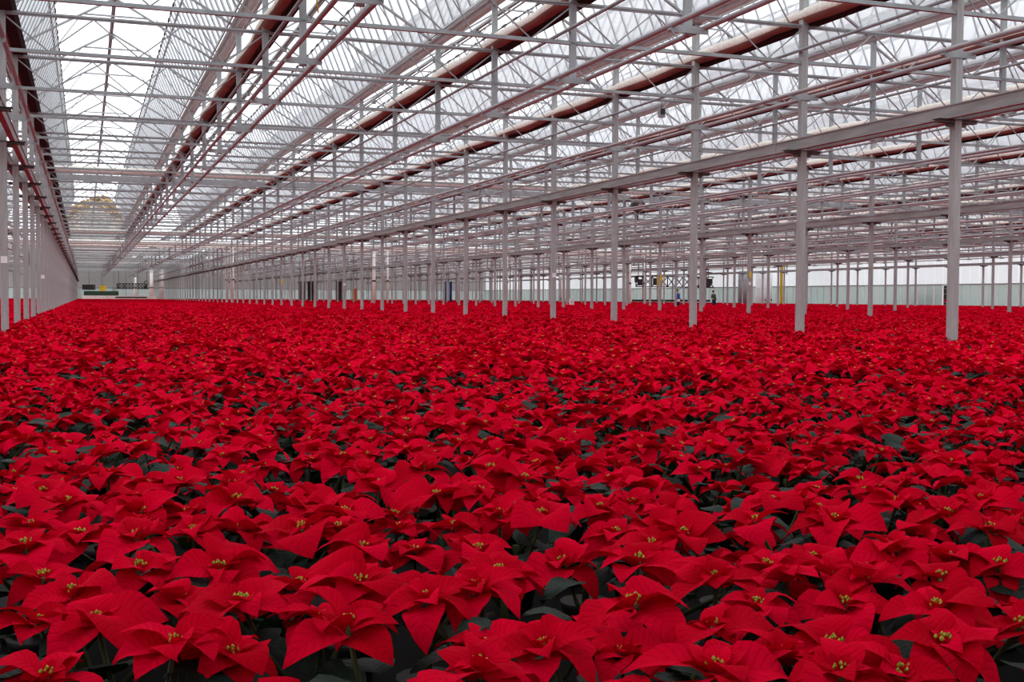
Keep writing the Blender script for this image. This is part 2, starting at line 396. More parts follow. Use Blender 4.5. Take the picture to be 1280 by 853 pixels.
# ------------------------------------------------------------------ long members on every gutter line
def kname(g):       # gutter line g counted from the left post row
    if g < 0: return '%s line beyond the left posts' % ORD[-g-1]
    if g == 0: return 'above the left posts'
    if g < 3: return 'over the left bay, %s line from the left posts' % ORD[g-1]
    if g == 3: return 'above the nearest right posts'
    return '%s line past the nearest right posts' % ORD[g-4]
GL = range(-3, 18)
for g in GL:
    x = GX(g); y1 = YA1 if g > 12 else YB1
    ys = YA0 if g < 3 else YA0+6
    m = MB(); z = GUT
    m.ext([(x-.115, z+.10), (x-.10, z+.10), (x-.06, z+.01), (x+.06, z+.01), (x+.10, z+.10), (x+.115, z+.10), (x+.065, z-.02), (x-.065, z-.02)], ys, YB1)
    for s_ in (-1, 1): m.box((x+s_*.15, (ys+YB1)/2, z+.07), (.035, YB1-ys, .05))
    o = ob('gutter', m.mesh('gutter', M['alu'])); tag(o, 'aluminium rain gutter, '+kname(g), 'gutter', 'roof gutters running away from the camera')
    e = MB(); 
    for s_ in (-1, 1): e.box((x+s_*.19, (ys+YB1)/2, z+.115), (.02, YB1-ys, .03))
    ob('edge_seal', e.mesh('edge_seal', M['edge']), o)
    # bundled screen resting on the trusses
    x = XL+SP*g-(.12 if g == 0 else 0)
    z = CH_T+.17; m = MB(); prof = []
    for i in range(14):
        t = 2*math.pi*i/14; prof.append((x+.06+.135*math.cos(t), z+.13*math.sin(t)+.01))
    mi = [1 if 1 <= i <= 8 else (0 if i in (0, 9, 10, 13) else 0) for i in range(14)]
    yb = YA1+8
    segs = 34
    o0 = None; vv = MB(); nP = 14; yy = [ys+(yb-ys)*i/ (segs*3) for i in range(segs*3+1)]
    for i, y in enumerate(yy):
        sag = .02*math.cos(2*math.pi*(y-Y0)/S); fat = 1+.12*math.sin(y*1.7+g)+.05*math.sin(y*4.1)
        for q in range(nP):
            t = 2*math.pi*q/nP; vv.v.append((x+.06+0.15*fat*math.cos(t), y, z+.135*fat*math.sin(t)+sag))
    for i in range(len(yy)-1):
        for q in range(nP):
            a = i*nP+q; b = i*nP+(q+1) % nP; vv.f.append((a, b, b+nP, a+nP)); vv.m.append(0 if q <= 7 else 1); vv.sm.append(True)  # upper half of the roll cream, lower half brown
    o = ob('screen_bundle', vv.mesh('screen_bundle', M['cream'], M['brown']))
    tag(o, 'cream and brown rolled screen, '+kname(g), 'screen', 'rolled screens lying along the gutter lines')
    # its black lining
    m = MB().ext([(x+.10, z-.03), (x+.33, z-.02), (x+.36, z-.07), (x+.30, z-.16), (x+.10, z-.17)], ys, yb)  # black strip along the lower right side of the roll
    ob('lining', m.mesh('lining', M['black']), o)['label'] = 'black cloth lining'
    # pair of heating pipes + one thin pipe
    x = XL+SP*g
    for s_ in (-1, 1):
        o = ob('heating_pipe', MB().tube([(x+s_*.25, ys-.0, PIPE_Z), (x+s_*.25, YB1, PIPE_Z)], .038, 10).mesh('pipe', M['pipe']))
        tag(o, 'grey heating pipe, %s, %s of two' % (kname(g), 'left' if s_ < 0 else 'right'), 'pipe', 'paired heating pipes below the trusses')
    o = ob('thin_pipe', MB().tube([(x-.10, ys, CH_B+.22), (x-.10, YB1, CH_B+.22)], .03, 8).mesh('thin_pipe', M['steel']))
    tag(o, 'thin grey pipe between truss chords, '+kname(g), 'pipe', 'single thin pipes between the chords')

# ridges, purlins
def sname(k):
    if k < 0: return '%s roof span beyond the left posts' % ORD[-k-1]
    if k < 3: return '%s roof span from the left posts' % ORD[k]
    return '%s roof span past the nearest right posts' % ORD[k-3]
for k in range(-3, 18):
    x = RX(k); ys = YA0 if k < 3 else YA0+6
    m = MB().box((x, (ys+YB1)/2, RIDGE+.02), (.09, YB1-ys, .07)); m.tube([(x, ys, RIDGE-.10), (x, YB1, RIDGE-.10)], .025, 6)
    o = ob('ridge_beam', m.mesh('ridge_beam', M['bracket'])); tag(o, 'grey ridge bar along the '+sname(k), 'roof bar', 'ridge bars of the roof spans')
    if 0 <= k <= 4:
        clm = MB().box((0, 0, RIDGE-.10), (.14, .09, .12)).mesh('shaft_bearing', M['bracket'])
        for n in range(0, 16): ob('shaft_bearing', clm, o, (x, Y0+S*n, 0))

# ------------------------------------------------------------------ opened corrugated roof vents, hinged at the gutters
LC, LS = .70, 1.78; PITCHB = .62
def vent(k, side):
    """side -1: left slope of span k (hinge on its left gutter); +1: right slope"""
    ys = YA0 if k < 3 else YA0+6; y1 = YA1+2
    hx = GX(k)+.2 if side < 0 else GX(k+1)-.2
    d = 1 if side < 0 else -1
    hz = GUT+.13; tx, tz = hx+d*LC, hz+LS
    nx, nz_ = -d*.0, 0
    t = empty('roof_vent', (hx, ys, hz)); 
    n = int((y1-ys)/PITCHB)
    det = (k, side) in ((0, -1), (0, 1), (1, 1), (-1, 1))
    g = MB(); cor = 4 if det else 2
    o = 0
    nc = n*cor; 
    for i in range(nc+1):
        y = i*PITCHB/cor; off = .022*math.sin(i*math.pi/ (cor/2)) if det else 0
        g.v.append((off*.93, y, -off*d*.36)); g.v.append((d*LC+off*.93, y, LS-off*d*.36))
    for i in range(nc): g.f.append((2*i, 2*i+2, 2*i+3, 2*i+1)); g.m.append(0); g.sm.append(True)
    ob('sheet', g.mesh('sheet', M['vent']), t)
    L = math.hypot(LC, LS)
    if det and k >= 0:
        bm_ = MB().bar((0, 0, .02), (d*LC, 0, LS), .05, .04, up=(0, 1, 0)).mesh('glazing_bar', M['steel'])
        for i in range(n): ob('glazing_bar', bm_, t, (0, i*PITCHB, 0))
    else:
        m = MB()
        for i in range(n): m.bar((0, i*PITCHB, .02), (d*LC, i*PITCHB, LS), .04, .035, up=(0, 1, 0))
        tag(ob('glazing_bars', m.mesh('glazing_bars', M['alu']), t), kind='stuff')
    m = MB().box((d*(LC-.09), (y1-ys)/2, LS-.22), (.05, y1-ys, .07)); ob('top_rail', m.mesh('top_rail', M['bracket']), t)
    m = MB().box((d*(LC+.01), (y1-ys)/2, LS+.01), (.03, y1-ys, .03))
    for i in range(int((y1-ys)/.9)): m.box((d*(LC+.02), i*.9, LS+.01), (.05, .35, .05))
    ob('edge_seal', m.mesh('edge_seal', M['edge']), t)
    m = MB().box((0, (y1-ys)/2, 0), (.04, y1-ys, .06)); ob('hinge_rail', m.mesh('hinge_rail', M['alu']), t)
    tag(t, 'open ribbed roof vent, %s side of %s' % ('left' if side < 0 else 'right', sname(k)), 'roof vent', 'open roof vents of the greenhouse')
for k in range(-3, 18):
    vent(k, -1); vent(k, 1)

# ------------------------------------------------------------------ far house: closed glass roof and drawn grey shade screens
for k in range(-3, 18):
    x0, x1, xm = GX(k)+.15, GX(k+1)-.15, RX(k)
    g = MB(); ya, yb = YA1+2, YEND
    g.v += [(x0, ya, GUT+.1), (xm, ya, RIDGE+.06), (xm, yb, RIDGE+.06), (x0, yb, GUT+.1), (x1, ya, GUT+.1), (x1, yb, GUT+.1)]
    g.f += [(0, 1, 2, 3), (1, 4, 5, 2)]; g.m += [0, 0]; g.sm += [False]*2
    o = ob('roof_'+'glazing', g.mesh('roof_glazing', M['glass'])); tag(o, kind='structure')
secs = [(111.5, 121.5), (129, 152), (161, 194), (207, 216), (226, YEND-.5), (-3.9, 3.9)]  # last section is unseen, added to cut light on the nearest plants
for i, (a, b) in enumerate(secs):
    for j in BAYS:
        x = XL+BAY*j
        g = MB(); nseg = max(2, int((b-a)/4)); 
        for q in range(nseg+1):
            y = a+(b-a)*q/nseg
            for e in range(7): g.v.append((x+.15+(BAY-.3)*e/6, y, CH_T+.03-.05*math.sin(math.pi*e/6)*(q % 2)))
        for q in range(nseg):
            for e in range(6):
                v0 = q*7+e; g.f.append((v0, v0+1, v0+8, v0+7)); g.m.append(0); g.sm.append(True)
        o = ob('shade_screen', g.mesh('shade_screen', M['shade']))
        tag(o, ('drawn grey shade screen, %s section back in %s' % (ORD[i], BN[j])) if i < 5 else 'grey shade screen above the camera end, in '+BN[j], 'screen', 'shade screens drawn across the far house')

# ------------------------------------------------------------------ transverse screen bundles / ducts
def xbundle(name, y, z, r, m, label, cat, group=None, x0=XL-BAY, x1=XWALL-.3):
    v = MB(); n = 60; nP = 12
    for i in range(n+1):
        x = x0+(x1-x0)*i/n; f = 1+.08*math.sin(x*1.3+y)
        for q in range(nP):
            t = 2*math.pi*q/nP; v.v.append((x, y+r*f*math.cos(t), z+r*f*math.sin(t)))
    for i in range(n):
        for q in range(nP):
            a = i*nP+q; b = i*nP+(q+1) % nP; v.f.append((a, a+nP, b+nP, b)); v.m.append(0); v.sm.append(True)
    o = ob(name, v.mesh(name, m)); tag(o, label, cat, group)
    return o
xbundle('screen_bundle', Y0+S*9+.5, CH_T+.17, .135, M['cream'], 'cream screen bundle lying crosswise over the hall, nearest of the crosswise ones', 'screen')
xbundle('screen_bundle', Y0+S*21+.5, CH_T+.17, .14, M['cream'], 'cream screen bundle crosswise where the open roof ends', 'screen')
YD = 109.5
duct = xbundle('supply_duct', YD, CZ+4.72, .22, M['duct'], 'thick cream supply pipe crossing the whole hall before the grey screens', 'pipe')
xbundle('supply_duct', YD+.9, CZ+4.45, .10, M['orange' if False else 'cream'], 'thinner cream pipe running behind the thick crosswise supply pipe', 'pipe')
# solid cross beam just behind the first crosswise bundle
o = ob('cross_beam', MB().box(((XL-BAY+XWALL)/2, Y0+S*9+3.2, CZ+5.02), (XWALL-XL+BAY-.4, .08, .26)).mesh('cross_beam', M['steel']))
tag(o, 'deep blue-grey plate beam across the hall behind the first cream bundle', 'beam')

def drop_pipe(px, D=None, Y=YD, r=.15, top=CZ+4.7, label='', group='cream vertical pipes under the supply duct'):
    d = ray(px, 371); x = d.x*Y/d.y
    t = empty('drop_pipe', (x, Y, 0))
    ob('shaft', MB().tube([(0, 0, 0), (0, 0, top)], r, 14).mesh('shaft', M['duct']), t)
    ob('elbow', MB().tube([(0, 0, top-.5), (0, 0, top-.45)], r*1.12, 14).mesh('elbow', M['duct']), t)
    ob('clamp', MB().tube([(0, 0, CZ+1.45), (0, 0, CZ+1.6)], r*1.25, 14).mesh('clamp', M['dark']), t)['label'] = 'black clamp ring'
    tag(t, label, 'pipe', group)
drop_pipe(283.5, r=.12, Y=YD+3, label='cream vertical pipe left of its thicker twin beside the nearest post row')
drop_pipe(290.5, label='thick cream vertical pipe beside the nearest post row')
drop_pipe(84, r=.14, label='cream vertical pipe against the left post row')
drop_pipe(467.5, label='thick cream vertical pipe in the middle distance left of centre')
drop_pipe(484.5, r=.09, label='slim cream pipe just right of the thick one left of centre')
drop_pipe(633.5, r=.13, label='cream vertical pipe behind the sixth post of the nearest row')
drop_pipe(787.5, r=.10, label='slim cream vertical pipe left of the dark lattice boom')
drop_pipe(806, r=.13, label='cream vertical pipe standing in front of the dark lattice boom')
drop_pipe(189.5, Y=224.3, r=.3, label='cream vertical pipe at the far end, left of two', group='cream pipes at the far end')
drop_pipe(202, Y=220.3, r=.33, label='cream vertical pipe at the far end, right of two', group='cream pipes at the far end')
drop_pipe(169, Y=222, r=.22, top=CZ+3.3, label='short slim cream pipe at the far end of the left bay', group='cream pipes at the far end')

# ------------------------------------------------------------------ things standing in the distance
def boom(px0, px1, ytop, ybot, D, label):
    a = at(px0, (ytop+ybot)/2, D); b = at(px1, (ytop+ybot)/2, D); L = b.x-a.x
    zc = a.z; h = (ybot-ytop)/F_PX*D
    t = empty('irrigation_boom', (a.x, a.y, 0))
    for s_, nm in ((1, 'top_rail'), (-1, 'bottom_rail')):
        ob(nm, MB().box((L/2, 0, zc+s_*h/2), (L, .12, .11)).mesh(nm, M['dark']), t)
    n = 10; st = L/n
    x1 = MB().bar((0, 0, zc-h/2), (st, 0, zc+h/2), .08, .08).mesh('diagonal', M['dark'])
    x2 = MB().bar((0, 0, zc+h/2), (st, 0, zc-h/2), .08, .08).mesh('diagonal', M['dark'])
    vt = MB().box((0, 0, zc), (.1, .1, h)).mesh('upright', M['dark'])
    for i in range(n):
        ob('diagonal', x1, t, (i*st, 0, 0)); ob('diagonal', x2, t, (i*st, 0, 0)); ob('upright', vt, t, (i*st, 0, 0))
    for i in (0, 5, 9):
        ob('hanger', MB().box((0, 0, (zc+CH_B)/2), (.07, .07, CH_B-zc)).mesh('hanger', M['dark']), t, (i*st+.3, 0, 0))
    mb = MB().box((st*.5, 0, zc-.1), (st*.45, .5, h*.6)); mb.box((st*9.4, -.1, zc+.1), (st*.5, .6, h*.5)); mb.box((st*2.4, 0, zc), (st*.35, .4, h*.7))
    mb.tube([(st*9.1, -.5, zc-.2), (st*9.1, .4, zc-.2)], h*.33, 10); mb.tube([(st*8.6, 0, zc+h*.5), (st*9., .1, zc+h*1.0), (st*9.8, 0, zc+h*.9)], .09, 6); mb.box((st*.05, 0, zc+.2), (st*.3, .4, h*.5))
    ob('motor_housing', mb.mesh('motor_housing', M['dark']), t)
    ob('low_rail', MB().box((L*.45, -.1, ZCAN+.35), (L*1.0, .15, .25)).mesh('low_rail', M['dark']), t)
    tag(t, label, 'machine'); return t
boom(795, 912, 345.5, 358.5, 138, 'dark lattice irrigation boom hanging across the distance right of centre')
boom(146, 186, 354.5, 361, 200, 'small dark lattice boom at the far end of the left bay')
def crate(name, px0, px1, y0, y1, D, m, label, cat, dep=.5, stand=False, lid=True, hang=False):
    a = at(px0, y0, D); b = at(px1, y1, D); wx = (Vector((b.x, b.y))-Vector((a.x, a.y))).length
    zt, zb = a.z, (0 if stand else b.z)
    c = ((a.x+b.x)/2, (a.y+b.y)/2)
    t = empty(name, (c[0], c[1], zb), -YAW)
    h = zt-zb
    mb = MB().box((0, 0, h/2), (wx, dep, h))
    ob('body', mb.mesh('body', m), t)
    if lid:
        ob('rim', MB().box((0, 0, h-.03), (wx*1.06, dep*1.06, .07)).mesh('rim', m), t)
        ob('latch', MB().box((0, -dep/2-.01, h*.7), (wx*.2, .03, h*.08)).mesh('latch', M['dark']), t)
    if hang:
        ob('hanger', MB().box((0, 0, (CH_B-.01-zb+h)/2), (.06, .06, CH_B-.01-zb-h)).mesh('hanger', M['steel']), t)
    tag(t, label, cat); return t
crate('control_box', 821.5, 828, 346, 358, 136, M['yellow'], 'yellow control box hung on the dark irrigation boom', 'box', hang=True)
def tank(px0, px1, ytop, D, m, label, name='water_tank'):
    a = at((px0+px1)/2, ytop, D); r = (px1-px0)/2/F_PX*D
    t = empty(name, (a.x, a.y, 0))
    ob('body', MB().tube([(0, 0, 0), (0, 0, a.z-.1), (0, 0, a.z)], [r, r, r*.8], 24, cap=(m is not M['milky'])).mesh('body', m), t)
    for q in range(1, 4): ob('hoop', MB().tube([(0, 0, a.z*q/4), (0, 0, a.z*q/4+.06)], r*1.02, 24).mesh('hoop', m), t)
    ob('valve', MB().tube([(0, -r-.1, .9), (0, -r+.1, .9)], .08, 8).mesh('valve', M['dark']), t)
    tag(t, label, 'tank')
tank(945, 960.5, 338, 142, M['milky'], 'tall white cylindrical tank near the right wall')
tank(923, 938, 339, 146, M['greytank'], 'tall grey cylindrical tank left of the white tank')
tank(961, 965.5, 341, 143, M['milky'], 'slim white standpipe touching the right side of the white tank', 'standpipe')
tank(556.0, 558.5, 352, 150, M['blue'], 'slim blue roll standing on end, left of two', 'plastic_roll')
tank(562.0, 565.0, 352, 150, M['blue'], 'slim blue roll standing on end, right of two', 'plastic_roll')
tank(571.5, 575.5, 349, 150, M['tank'], 'white upright roll beside the two blue rolls', 'plastic_roll')
tank(699.5, 702.0, 346, 150, M['tank'], 'slim white upright pole, left of a pair before the glass wall', 'upright_pole')
tank(704.0, 706.5, 346, 150, M['tank'], 'slim white upright pole, right of a pair before the glass wall', 'upright_pole')
crate('carton', 711.5, 717.5, 373.5, 381, 98, M['white'], 'small white carton standing among the flowers in the middle distance', 'box', .3, True)
crate('trolley', 441, 446, 361, 374, 150, M['orange'], 'orange trolley in the far distance left of centre', 'trolley', 1., True)
crate('yellow_bin', 125.5, 132, 357, 364, 208, M['yellow'], 'yellow bin hanging at the far end of the left bay', 'box', hang=True)
crate('white_sack', 127, 133, 370.5, 374, 200, M['white'], 'white sack lying at the far end of the left bay', 'sack', .6, True)
crate('potting_bench', 104, 196, 369.5, 374, 206, M['duct'], 'long pale bench edge at the far end of the left bay', 'bench', .8, True, False)
for (a, b, c) in ((374, 381, 'left'), (385, 395, 'middle'), (421, 427, 'right')):
    crate('dark_machine', a, b, 352, 363, 190, M['dark'], 'dark machine block in the far distance, %s of three' % c, 'machine', 1., True)
crate('dark_machine', 104, 118, 356, 362.5, 206, M['dark'], 'dark machine block hung at the far left end of the hall', 'machine', 1., False, hang=True)
crate('green_board', 105, 148, 364, 366, (YEND-2.6)/ray(126, 364).y, M['darkgreen'], 'long green board low on the far left end wall', 'board', .2, True, False)
# yellow lifting frame near the white tank
a = at(977, 331, 140)
t = empty('lifting_frame', (a.x, a.y, 0))
ob('mast', MB().box((0, 0, a.z/2), (.26, .26, a.z)).mesh('mast', M['yellow']), t)
ob('arm', MB().box((.1, 0, a.z-.1), (1.5, .22, .24)).mesh('arm', M['yellow']), t)
ob('arm', MB().box((.5, 0, a.z-.75), (.9, .2, .2)).mesh('arm', M['yellow']), t)
ob('hook', MB().tube([(.75, 0, a.z-.2), (.75, 0, a.z-1.2)], .05, 8).mesh('hook', M['dark']), t)
tag(t, 'yellow lifting frame with a short arm right of the white tank', 'frame')
# doorway bench in right wall gap
dd_ = (dy/dy.x); c1_ = CAMP+dd_*(XWALL+1.1); c2_ = CAMP+dd_*(XWALL+2.6)
t = empty('plant_trolley', (c1_.x, c1_.y, 0))
ob('shelf', MB().box((0, 0, .78), (.6, 1.6, .06)).mesh('shelf', M['steel']), t)
for sx in (-1, 1):
    for sy in (-1, 1): ob('leg', MB().box((sx*.27, sy*.75, .375), (.05, .05, .75)).mesh('leg', M['steel']), t)
ob('flowers', MB().box((0, 0, .93), (.5, 1.5, .24)).mesh('flowers', M['bract']), t)
tag(t, 'trolley of red flowers seen through the gap in the right wall', 'trolley')
t = empty('parked_rack', (c2_.x, c2_.y, 0))  # dark block added outside so the gap in the wall looks dark
ob('frame', MB().box((0, 0, 1.25), (1., 4.4, 2.5)).mesh('frame', M['dark']), t)
for q in range(4): ob('shelf', MB().box((-.52, 0, .5+q*.55), (.08, 4.2, .05)).mesh('shelf', M['steel']), t)
tag(t, 'dark loaded rack standing outside the gap in the right wall', 'rack')

# people
def person(px, ytop, D, cols, label, bend=0.):
    r_ = ray(px, ytop); head = CAMP+r_*((1.78-CZ)/r_.z)
    t = empty('person', (head.x, head.y, 0), .4)
    V = [(0, 0, .95), (0, .0, 1.12), (0, bend*.3, 1.36), (0, bend*.5, 1.48), (0, bend*.6, 1.60), (0, bend*.62, 1.70),
         (-.19, bend*.4, 1.40), (-.25, .05, 1.13), (-.22, -.16, .96), (.19, bend*.4, 1.40), (.26, .03, 1.12), (.20, -.14, .93),
         (-.10, 0, .88), (-.12, -.03, .48), (-.12, .02, .08), (-.12, -.14, .04), (.10, 0, .88), (.12, -.02, .48), (.13, .04, .08), (.13, -.10, .04)]
    E = [(0, 1), (1, 2), (2, 3), (3, 4), (4, 5), (2, 6), (6, 7), (7, 8), (2, 9), (9, 10), (10, 11), (0, 12), (12, 13), (13, 14), (14, 15), (0, 16), (16, 17), (17, 18), (18, 19)]
    rad = [(.15, .11), (.14, .10), (.17, .11), (.06, .06), (.085, .10), (.08, .095), (.065, .065), (.05, .05), (.035, .035), (.065, .065), (.05, .05), (.035, .035),
           (.095, .095), (.065, .065), (.045, .045), (.04, .035), (.095, .095), (.065, .065), (.045, .045), (.04, .035)]
    me = bpy.data.meshes.new('body'); me.from_pydata(V, E, []); me.materials.append(M['skin'])
    b = ob('body', me, t); sk = b.modifiers.new('skin', 'SKIN')
    for v, r_ in zip(me.skin_vertices[0].data, rad): v.radius = r_
    me.skin_vertices[0].data[0].use_root = True
    b.modifiers.new('sub', 'SUBSURF').levels = 1
    j = MB(); j.tube([(0, 0, .86), (0, 0, 1.05), (0, bend*.3, 1.34), (0, bend*.42, 1.46)], [.19, .17, .21, .09], 12)
    for s_ in (-1, 1): j.tube([(s_*.17, bend*.4, 1.42), (s_*.26, .04, 1.13), (s_*.22, -.13, .99)], [.09, .07, .055], 8)
    ob('jacket', j.mesh('jacket', cols[0]), t)
    if cols[2]: ob('shirt_hem', MB().tube([(0, 0, .78), (0, 0, .98)], [.20, .195], 12).mesh('shirt_hem', cols[2]), t)
    j = MB()
    for s_ in (-1, 1): j.tube([(s_*.10, 0, .92), (s_*.12, -.02, .48), (s_*.125, .03, .08)], [.12, .09, .075], 10)
    ob('trousers', j.mesh('trousers', cols[1]), t)
    ob('hair', MB().tube([(0, bend*.62+.02, 1.60), (0, bend*.62+.025, 1.70), (0, bend*.62+.01, 1.78)], [.095, .108, .05], 10).mesh('hair', M['hair']), t)
    tag(t, label, 'person')
person(847, 361.5, 112, (M['blue'], M['navy'], M['white']), 'person in a blue jacket with white hem standing behind the flowers')
person(892.5, 363, 112, (M['darkgreen'], M['navy'], None), 'person in dark clothes half hidden by a post, right of the blue one', .1)

# circulation fan and sensor box
def aty(px, py, n):
    r_ = ray(px, py); return CAMP + r_*((Y0+S*n)/r_.y)
a = aty(797, 257, 11)
t = empty('circulation_fan', (a.x, a.y, a.z))
ob('housing', MB().tube([(0, -.25, 0), (0, .25, 0)], .33, 16).mesh('housing', M['dark']), t)
ob('bracket', MB().box((0, 0, (CH_B-.01-a.z)/2), (.06, .06, CH_B-.01-a.z)).mesh('bracket', M['dark']), t)
ob('motor', MB().tube([(0, -.34, 0), (0, -.2, 0)], .10, 10).mesh('motor', M['brown']), t)
tag(t, 'black round circulation fan hanging under the trusses right of centre', 'fan')
a = aty(827, 141, 2)
t = empty('sensor_box', tuple(a))
ob('body', MB().box((0, 0, 0), (.13, .10, .20)).mesh('body', M['greytank']), t)
ob('cover', MB().box((0, -.055, .02), (.10, .02, .12)).mesh('cover', M['dark']), t)
ob('strap', MB().tube([(0, 0, .1), (0, 0, CH_B-a.z)], .012, 6).mesh('strap', M['steel']), t)
tag(t, 'small grey sensor box hanging by a strap from a truss, upper right', 'sensor')
for (px, py, n, lb) in ((398, 16, 0, 'yellow string dangling near the heating pipes at the top of the left bay'), (845, 199, 4, 'yellow string hanging beside the third post of the nearest row')):
    a = aty(px, py, n)
    o = ob('yellow_string', MB().tube([(a.x-.03, a.y, CH_B), (a.x-.03, a.y, a.z+.2), (a.x, a.y, a.z)], .010, 6).mesh('yellow_string', M['yellow']))
    tag(o, lb, 'string')

# ------------------------------------------------------------------ autumn trees beyond the far house
def tree(x, y, h, s, label):
    t = empty('autumn_tree', (x, y, -.3))
    ob('trunk', MB().tube([(0, 0, 0), (.2, 0, h*.5), (0, .1, h*.85)], [.5, .35, .1], 8).mesh('trunk', M['bark']), t)
    rr = random.Random(s); m = MB()
    for i in range(5000):
        th = rr.uniform(0, 2*math.pi); u = rr.uniform(-1, 1); q = rr.random()**.4
        c = Vector((math.cos(th)*math.sqrt(1-u*u)*h*.21*q, math.sin(th)*math.sqrt(1-u*u)*h*.21*q, h*.66+u*h*.33*q))
        a = Vector((rr.gauss(0, 1), rr.gauss(0, 1), rr.gauss(0, 1))).normalized()*.5; b = a.cross(Vector((rr.gauss(0, 1), rr.gauss(0, 1), 1))).normalized()*.4
        o_ = len(m.v); m.v += [tuple(c-a), tuple(c+b), tuple(c+a), tuple(c-b)]; m.f.append((o_, o_+1, o_+2, o_+3)); m.m.append(0); m.sm.append(False)
    tag(ob('foliage', m.mesh('foliage', M['autumn']), t), kind='stuff')
    tag(t, label, 'tree', 'autumn trees beyond the far roof')
for i, (px, h, nm) in enumerate(((98, 20.5, 'leftmost of four'), (113, 22, 'second from left of four'), (127, 22.5, 'third from left of four'), (143, 20, 'rightmost of four'))):
    d = ray(px, 371); y = 262+4*(i % 2); tree(d.x*y/d.y, y, h, i, 'tall autumn tree with tan leaves beyond the far roof, '+nm)

# ------------------------------------------------------------------ poinsettias
def blade(mb, L, W, arch, droop, fold, twist, seed, nt_=7, ns=5, xf=None, shape=1.0):
    """one pointed leaf or bract growing along +x from the origin; fills mb.v, mb.f, mb.uv"""
    rr = random.Random(seed); o = len(mb.v)
    if mb.uv is None: mb.uv = []
    p1, p2 = rr.uniform(0, 6), rr.uniform(0, 6)
    ts = [0, .10, .26, .44, .62, .82, 1.0] if nt_ == 7 else ([0, .3, .65, 1.] if nt_ == 4 else [i/(nt_-1) for i in range(nt_)])
    ss = [-1, -.5, 0, .5, 1] if ns == 5 else [-1, 0, 1]
    UVc = []
    for t in ts:
        w_ = W*.5*(math.sin(math.pi*min(1, t**.72))**.72)*(1-.25*t)*1.12 if 0 < t < 1 else (W*.03 if t == 0 else .0)
        for s in ss:
            x = L*t; y = s*w_
            z = arch*L*math.sin(math.pi*t*.75)-droop*L*t*t + fold*abs(s)*w_ - .25*abs(s)**2*w_*t + .04*L*math.sin(p1+t*7)*s*t + .03*L*math.sin(p2+t*9+s*2)*abs(s)
            y += twist*L*t*t
            v = Vector((x, y, z))
            if xf is not None: v = xf @ v
            mb.v.append(tuple(v)); UVc.append((t, (s+1)/2))
    n = len(ss)
    for i in range(len(ts)-1):
        for j in range(n-1):
            a = o+i*n+j; q = (a, a+n, a+n+1, a+1)
            mb.f.append(q); mb.m.append(0); mb.sm.append(True)
            mb.uv += [UVc[k-o] for k in q]
def finish(mb, name, *mats):
    me = mb.mesh(name, *mats)
    uvl = me.uv_layers.new(name='UVMap'); flat = [c for uv in mb.uv for c in uv]
    uvl.data.foreach_set('uv', flat); return me
BR = []
for i in range(9):
    rr = random.Random(100+i); mb = MB()
    blade(mb, 1, rr.uniform(.68, .94), rr.uniform(.08, .34), rr.uniform(.03, .42), rr.uniform(.08, .50), rr.uniform(-.15, .15), i)
    BR.append(finish(mb, 'bract', M['bract']))
LF = []
for i in range(5):
    rr = random.Random(200+i); mb = MB()
    blade(mb, 1, rr.uniform(.56, .70), rr.uniform(.05, .15), rr.uniform(.1, .45), rr.uniform(.1, .3), rr.uniform(-.1, .1), 50+i)
    LF.append(finish(mb, 'leaf', M['leaf']))
def cyme_into(mb, rr, c=Vector((0, 0, 0)), s=1., n=8, rm=0):
    for i in range(n):
        r = .0135*math.sqrt(i/n)*1.1; th = i*2.4+rr.random(); z = .014-.3*r+rr.uniform(-.002, .002)
        p = c+Vector((r*math.cos(th), r*math.sin(th), z))*s
        o = len(mb.v); q = rr.uniform(.0030, .0045)*s
        P = [(1, 0, 0), (0, 1, 0), (-1, 0, 0), (0, -1, 0), (0, 0, 1.4), (0, 0, -1.6)]
        mb.v += [tuple(p+Vector(a)*q) for a in P]
        for f in ((0, 1, 4), (1, 2, 4), (2, 3, 4), (3, 0, 4), (1, 0, 5), (2, 1, 5), (3, 2, 5), (0, 3, 5)):
            mb.f.append(tuple(o+k for k in f)); mb.m.append(rm); mb.sm.append(True)
            if mb.uv is not None: mb.uv += [(.5, .2)]*3
CY = []
for i in range(3):
    mb = MB(); cyme_into(mb, random.Random(i)); CY.append(mb.mesh('flower_head', M['cyme']))
def head_layout(rr):
    """list of (mesh id, length, azimuth, elevation, roll, z offset)"""
    L = []; a0 = rr.uniform(0, 6.28)
    k = rr.choice((4, 4, 5))
    for i in range(k): L.append((rr.randrange(9), rr.uniform(.090, .134), a0+6.283*i/k+rr.uniform(-.35, .35), rr.uniform(-.42, .22), rr.uniform(-.5, .5), -.016))
    a0 += .6; k = rr.choice((3, 4, 4))
    for i in range(k): L.append((rr.randrange(9), rr.uniform(.066, .104), a0+6.283*i/k+rr.uniform(-.35, .35), rr.uniform(-.10, .55), rr.uniform(-.45, .45), -.006))
    a0 += .5
    for i in range(rr.choice((2, 3))): L.append((rr.randrange(9), rr.uniform(.028, .052), a0+2.1*i+rr.uniform(-.4, .4), rr.uniform(.2, .8), rr.uniform(-.4, .4), 0))
    return L
def xform(L, az, el, ro, z):
    return Matrix.Translation((.006*math.cos(az), .006*math.sin(az), z)) @ Matrix.Rotation(az, 4, 'Z') @ Matrix.Rotation(-el, 4, 'Y') @ Matrix.Rotation(ro, 4, 'X') @ Matrix.Scale(L, 4)
HEADS = [head_layout(random.Random(300+i)) for i in range(12)]

